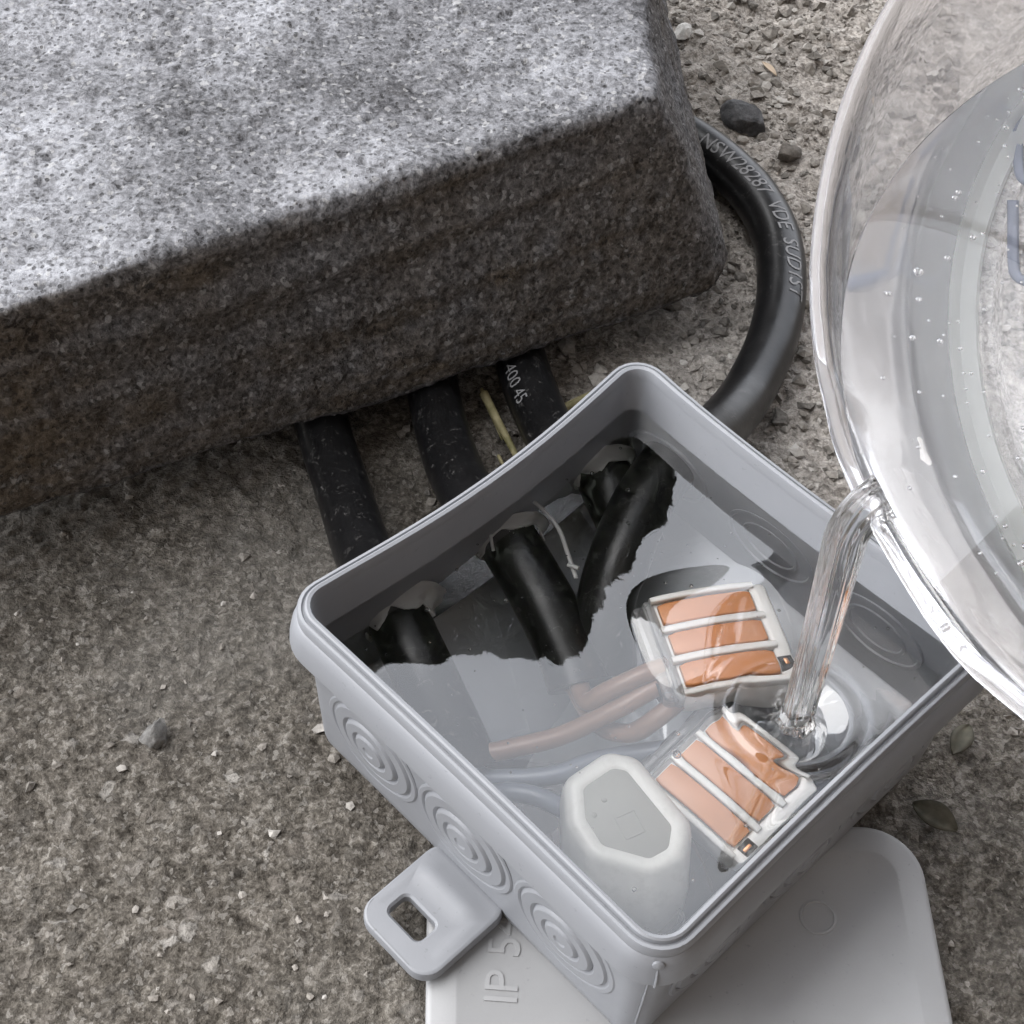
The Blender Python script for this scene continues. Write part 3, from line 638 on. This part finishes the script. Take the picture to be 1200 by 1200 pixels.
for sc_k, z in ((.985, 20), (.962, 8.2), (.935, 5.75)):
    ids = []
    for b in bnd: ids.append(len(V)); V.append((wq[b, 0] * sc_k, wq[b, 1] * sc_k, z))
    for i in range(len(bnd)): j = (i + 1) % len(bnd); F.append((prev[i], ids[i], ids[j], prev[j]))
    prev = ids
F.append(tuple(prev[::-1]))
resin = obj('liquid', V, F, RESIN, base=(0, 0, 5.2), auto=None)
tag(resin, 'clear liquid filling the open grey box, dimpled where the stream lands', 'liquid')

def bubbles(name, pts_, rad, mat_, parent=None, label=None):
    GVb, GFb = [], []; bm = bmesh.new(); bmesh.ops.create_icosphere(bm, subdivisions=2, radius=1); iv = np.array([v.co[:] for v in bm.verts]); jf = np.array([[v.index for v in f.verts] for f in bm.faces]); bm.free()
    for p, r_ in zip(pts_, rad): GFb.append(jf + len(iv) * len(GVb)); GVb.append(iv * r_ + p)
    o = obj(name, np.vstack(GVb), np.vstack(GFb), mat_, parent, auto=None); o['kind'] = 'stuff'; return o
bp = []; br = []
while len(bp) < 110:
    l = RNG.uniform(-34, 34, 2); wpt = bw3([(l[0], l[1], 0)])[0]
    if np.linalg.norm(wpt[:2] - ST) < 8: continue
    z = LZ - RNG.uniform(.3, 6) ; bp.append((wpt[0], wpt[1], z)); br.append(RNG.choice([.14, .2, .28, .4], p=[.4, .35, .2, .05]))
bp.append((5.6, -18.2, 31.9)); br.append(.75)
bubbles('bubbles', np.array(bp), br, BUB, resin)

# ------------------------------------------------------------------ tub being poured out
tn = np.array([-.507, -.25, .825]); tn /= np.linalg.norm(tn); tcn = np.array([98., 14., 132.])
RT, RBs, DP = 92., 89.5, 47.
tub = root('clear_tub', tuple(tcn - tn * DP), 'clear plastic tub tipped over the box, pouring out clear liquid', 'tub')
def TL(prof, n=300, **k): return lathe(prof, n, tcn, tn, **k)
outer = [(0.01, -DP), (30, -DP + .3), (RBs - 9, -DP), (RBs - 7, -DP - .2), (RBs - 3, -DP - .6), (RBs - .8, -DP), (RBs, -DP + 2), (RBs + .9, -26), (RBs + 1.7, -10), (RT - .6, -4), (RT, -2.6), (RT + .9, -1.6), (RT + 1.1, -.4), (RT + .8, .7), (RT, 1.1)]
inn = [(RT - .9, 1.0), (RT - 1.6, .4), (RT - 1.9, -2), (RBs + .5, -10), (RBs - .3, -26), (RBs - 1.1, -DP + 2.2), (RBs - 2.4, -DP + 1.2), (RBs - 9, -DP + 1.2), (30, -DP + 1.4), (0.01, -DP + 1.3)]
V, F = TL(outer + inn); V = np.array(V)
rk = np.clip((((V - tcn) @ tn) + 9) / 8, 0, 1) * np.clip((125 - V[:, 2]) / 30, 0, 1)
wob = .35 * fbm(V, 16, 3, 6) + rk * (.25 * fbm(V, 9, 2, 19) + .10 * fbm(V, 3, 2, 29)); V = V + wob[:, None] * tn * .6 + np.c_[wob, wob, wob] * .4
obj('tub_wall', V, F, TUBM, tub, auto=60)
V, F = TL([(RBs - 5.4, -DP + 1.3), (RBs - 5.2, -DP + 2.0), (RBs - 3.8, -DP + 2.2), (RBs - 2.6, -DP + 2.0), (RBs - 1.6, -DP + 3.0), (RBs - 1.2, -DP + 3.2), (RBs - 1.0, -DP + 2.4), (RBs - 1.8, -DP + 1.3), (RBs - 5.4, -DP + 1.3)]); obj('base_edge', V, F, RINGM, tub)
# moulded marks on the base
tu = np.cross(tn, (0, 0, 1.)); tu /= np.linalg.norm(tu); tv = np.cross(tn, tu); tbc = tcn - (DP - 1.7) * tn
for uvs in ([(79, 38), (77, 40.4), (72, 43.8), (67.5, 46.4), (65, 46)], [(64, 50.6), (60, 53.4), (54, 57.6), (51, 59), (48.5, 57.5), (46, 54)]):
    C = catmull([tbc + u_ * tu + v_ * tv for u_, v_ in uvs], 8); V, F = tube(C, 1.0, 10, tuple(tn)); V = np.array(V); h_ = (V - tbc) @ tn; V = V - (h_ * .6)[:, None] * tn; obj('moulded_mark', V, F, MARKM, tub, auto=None)

bubp = [(RNG.uniform(27, 70), RNG.uniform(-20, 100), 81.6 - 1.5 * RNG.random() ** 2) for _ in range(220)]
bubp = [p for p in bubp if np.linalg.norm((np.array(p) - tcn) - ((np.array(p) - tcn) @ tn) * tn) < RBs - 1]
TUBB = (np.array(bubp), [float(RNG.choice([.22, .34, .5, .8], p=[.45, .33, .17, .05])) for _ in bubp])
# liquid left inside the tub
prof_in = [(0.01, -DP + 1.0), (30, -DP + 1.1), (RBs - 9, -DP + .9), (RBs - 2.2, -DP + .9), (RBs - .8, -DP + 2.1), (RBs - .05, -26), (RBs + .75, -10), (RT - 1.6, -2), (RT - 1.1, .4), (RT - 3, 1.2), (30, 1.2), (0.01, 1.2)]
V, F = lathe(prof_in, 128, tcn, tn)
bm = bmesh.new(); vv = [bm.verts.new(v) for v in V]
for f in F: bm.faces.new([vv[i] for i in f])
bmesh.ops.remove_doubles(bm, verts=bm.verts[:], dist=.01)
lipz = 82.0; pn = Vector((-.01, -.03, 1)).normalized()
bmesh.ops.bisect_plane(bm, geom=bm.verts[:] + bm.edges[:] + bm.faces[:], plane_co=Vector((24, -9, lipz)), plane_no=pn, clear_outer=True)
bmesh.ops.holes_fill(bm, edges=[e for e in bm.edges if e.is_boundary], sides=0)
bm.verts.index_update(); V = np.array([v.co[:] for v in bm.verts]); F = [[v.index for v in f.verts] for f in bm.faces]; bm.free()
tliq = obj('liquid', V, F, STREAM, base=tuple(tcn - tn * DP), auto=30)
bubbles('bubbles', TUBB[0], TUBB[1], BUB, tliq)
tag(tliq, 'clear liquid remaining in the tipped plastic tub', 'liquid')

# falling stream
lip = tcn + 0; ang = None
sp = [(26.0, -8.6, 84.6), (23.6, -10.2, 83.2), (22.2, -11.2, 79.5), (22.3, -11.2, 73), (22.9, -10.8, 63), (23.6, -10.3, 50), (24.2, -9.6, 38), (24.35, -9.5, 33.5), (24.4, -9.5, 30.3)]
C = catmull(sp, 16); T_, N_, L_ = frames(C, (.35, -.9, .2)); tt = np.linspace(0, 1, len(C)); n = 120; a = np.linspace(0, 2 * np.pi, n, endpoint=False); rings = []
for k in range(len(C)):
    t = tt[k]; wd = np.interp(t, [0, .15, .3, .6, .85, .93, 1], [4.6, 3.9, 3.2, 3.0, 2.8, 2.85, 3.3]); th = np.interp(t, [0, .2, .6, .93, 1], [1.0, 1.5, 1.8, 2.1, 3.0])
    rr = 1 + .06 * np.cos(7 * a + .8 * t) + .03 * np.cos(13 * a - 1.2 * t) + .015 * np.cos(21 * a + 2 * t) + .07 * np.cos(2 * a + 3 * t) - .30 * np.exp(-((a - 1.7 - .3 * t) / .25) ** 2) * np.clip(1 - 1.1 * t, 0, 1)
    rings.append(C[k] + (wd * rr * np.cos(a))[:, None] * L_[k] + (th * rr * np.sin(a))[:, None] * N_[k])
V, F = loft(rings); stream = obj('pouring_stream', V, F, STREAM, base=(24.4, -9.5, 33), auto=None)
tag(stream, 'twisted clear stream of liquid falling from the tub into the box', 'stream')

# ------------------------------------------------------------------ loose stones, straws, leaves on the ground
def stone(x, y, size, m_, label, group, seed, rz=0, sink=.25, cat='stone'):
    bm = bmesh.new(); bmesh.ops.create_icosphere(bm, subdivisions=4, radius=1); V = np.array([v.co[:] for v in bm.verts]); F = [[v.index for v in f.verts] for f in bm.faces]; bm.free()
    rg_ = np.random.default_rng(seed)
    for k in range(11):
        d = rg_.standard_normal(3); d /= np.linalg.norm(d); h = rg_.uniform(.45, .85); s = V @ d; V = V - np.where(s > h, s - h, 0)[:, None] * d
    V = V * np.array(size) / 2 * 1.25; V = V + .06 * size[0] * fbm(V, size[0] * .35, 4, seed)[:, None] * V / (np.linalg.norm(V, axis=1)[:, None] + 1e-6)
    c_, s_ = math.cos(R(rz)), math.sin(R(rz)); V = np.c_[V[:, 0] * c_ - V[:, 1] * s_, V[:, 0] * s_ + V[:, 1] * c_, V[:, 2]]
    z0 = gz(x, y); V = V + np.array([x, y, z0 + size[2] * (.5 - sink)])
    return tag(obj('stone', V, F, m_, base=(x, y, z0), auto=30), label, cat, group)
G = 'loose stones on the ground'
stone(27.5, 179, (10.5, 7.2, 6.5), DSTONE, 'largest dark angular stone, beyond the loop of cable', G, 3, -28)
stone(37.0, 166.5, (6, 5.2, 4.4), BSTONE, 'small brown stone beside the loop of cable, nearest the tub', G, 5, 20)
stone(-80.5, -2.5, (5.6, 4.6, 4.2), GSTONE, 'grey wedge-shaped stone on the ground left of the box', G, 12, 65)
stone(12.5, 212, (4.6, 6.6, 3), WSTONE, 'pale elongated stone at the top edge, beside the block', G, 21, 20)
stone(51, 20, (7, 5, 3.2), BSTONE, 'brown flat stone under the overhang of the box rim at right', G, 31, -40)
stone(-37, -57, (6.5, 5.5, 3.5), WSTONE, 'whitish stone at the bottom edge, touching the lid', G, 41, 10)
def straw(pts_, r_, label, cat='straw', m_=STRAW, group='dry straws beside the cables'):
    pts_ = [(x, y, gz(x, y) + z) for x, y, z in pts_]; C = catmull(pts_, 8); V, F = tube(C, np.linspace(r_, r_ * .55, len(C)), 8)
    return tag(obj('straw', V, F, m_, base=tuple(C[0]), auto=60), label, cat, group)
straw([(-29.5, 80, 3), (-26, 73, 2.4), (-22.5, 66.5, 2), (-20.5, 62.5, 1.2)], 1.0, 'thick yellowish straw lying between the middle and right cables')
straw([(-30, 82, 2), (-28.5, 77, 3), (-25, 70, 1.2)], .45, 'thin dry stalk crossing the thick straw by the cables')
straw([(-25.5, 66, 1.0), (-24, 62.5, 1.6), (-20.8, 60, 1.0), (-17.5, 57.5, 1)], .4, 'curled pale straw near the box rim between the cables')
straw([(-13, 79.5, 1.6), (-8, 82.5, 2), (-2, 86.2, 2.2), (0, 87.6, 2)], 1.0, 'greenish straw pointing at the top corner of the box')
straw([(-4, 83, 1.6), (1.5, 84.5, 2), (5, 87, 1.4)], .6, 'thin brown straw behind the top corner of the box')
def leaf(x, y, ln, wd, rz, m_, label, curl=1.2, lift=1.0, tilt=0):
    n, k = 12, 5; V = []; 
    for i in range(n):
        t = i / (n - 1); hw = wd / 2 * math.sin(math.pi * (t * .94 + .03)) ** .8
        for j in range(k): s = j / (k - 1) * 2 - 1; V.append(((t - .5) * ln, s * hw, lift + curl * (s * s) * .5 + curl * math.sin(t * 2.6) * .6 + tilt * s * hw))
    F = [(i * k + j, i * k + j + 1, (i + 1) * k + j + 1, (i + 1) * k + j) for i in range(n - 1) for j in range(k - 1)]
    V = np.array(V); c_, s_ = math.cos(R(rz)), math.sin(R(rz)); V = np.c_[V[:, 0] * c_ - V[:, 1] * s_ + x, V[:, 0] * s_ + V[:, 1] * c_ + y, V[:, 2] + gz(x, y)]
    o = obj('dead_leaf', V, F, m_, base=(x, y, gz(x, y)), auto=None); sm = o.modifiers.new('t', 'SOLIDIFY'); sm.thickness = .25 * S
    return tag(o, label, 'leaf', 'dead leaves on the ground')
leaf(53.5, -8, 8.5, 4.2, -35, LEAF, 'dark curled dead leaf just right of the lid corner', 1.5, 1.0, .4)
leaf(60, 8, 7, 4, 60, LEAF, 'small dark dead leaf at right, under the tub', 1.2, .8)
leaf(34, 200, 6.5, 1.8, -60, BUFF, 'narrow buff dry leaf on the gravel near the top edge', .8, 1.0)

# ------------------------------------------------------------------ things the liquid mirrors and that shade the place
hd = root('leafy_shrub', (-150, 1090, 0), 'dense dark leafy shrub standing behind the block, seen only mirrored in the liquid', 'shrub')
V, F = tube(catmull([(-150, 1090, -5), (-140, 1090, 500), (-150, 1100, 1000)], 6), [40] * 13, 12); obj('trunk', V, F, BARK, hd)
NL = 42000
u = RNG.random(NL)
def hedge_top(x): return np.where(x > 40, 1490 - (np.maximum(x - 40, 0) / 110) ** 1.5 * 360, 1490) + 18 * fbm(np.c_[x, 0 * x, 0 * x], 60, 5, 9, .6)
lx2 = RNG.uniform(-430, 160, NL); lyy = 960 + 260 * RNG.random(NL) ** 2; lz = hedge_top(lx2) * (1 - .55 * RNG.random(NL) ** 2.2)
cen = np.c_[lx2, lyy, lz]; d1v = RNG.standard_normal((NL, 3)); d1v /= np.linalg.norm(d1v, axis=1)[:, None]; d2v = np.cross(d1v, RNG.standard_normal((NL, 3))); d2v /= np.linalg.norm(d2v, axis=1)[:, None]
s1 = RNG.uniform(6, 12, NL)[:, None]; V = np.stack([cen - d1v * s1, cen + d2v * s1 * .5, cen + d1v * s1, cen - d2v * s1 * .5], 1).reshape(-1, 3)
F = np.arange(NL * 4).reshape(-1, 4); obj('crown', V, F, SHRUB, hd, smooth=False, auto=None)

gxh = np.linspace(-420, 158, 120); V, F = [], []
def core_ring(y, k): return [(x, y, max(0, hedge_top(np.array([x]))[0] * k)) for x in gxh]
cr_ = [[(x, 1010, 0) for x in gxh], core_ring(985, .60), core_ring(985, .86), core_ring(990, .965), core_ring(1020, .992), core_ring(1160, .98), core_ring(1220, .6), [(x, 1220, 0) for x in gxh]]
V, F = loft(cr_, False, False, False); V = np.array(V); V[:, 1] += 18 * fbm(V, 70, 3, 4); obj('inner_branches', V, F, BARK, hd, auto=None)
# added unseen wall and slab that block the sky on the camera's side
wd_ = np.array([.66, .75]); wn2 = np.array([.75, -.66]); wc = wn2 * 270
wl = root('sky_blocker', (wc[0], wc[1], 0), 'added brown wall and overhead slab that block the sky, out of view at right', 'sky blocker')
def wq_(u, v, z): return (wc[0] + wd_[0] * u + wn2[0] * v, wc[1] + wd_[1] * u + wn2[1] * v, z)
def wblock(name, u0, u1, v0, v1, z0, z1, m_): V = [wq_(u, v, z) for z in (z0, z1) for u, v in ((u0, v0), (u1, v0), (u1, v1), (u0, v1))]; obj(name, V, [(0, 3, 2, 1), (4, 5, 6, 7), (0, 1, 5, 4), (1, 2, 6, 5), (2, 3, 7, 6), (3, 0, 4, 7)], m_, wl, smooth=False, auto=None)
wblock('blocker_wall', -2600, 1300, 0, 240, 260, 2047, RENDER); wblock('blocker_foot', -2600, 1300, -18, 240, -5, 257, RENDER); wblock('blocker_slab', -2900, 1600, -660, 300, 2050, 2110, RENDER)
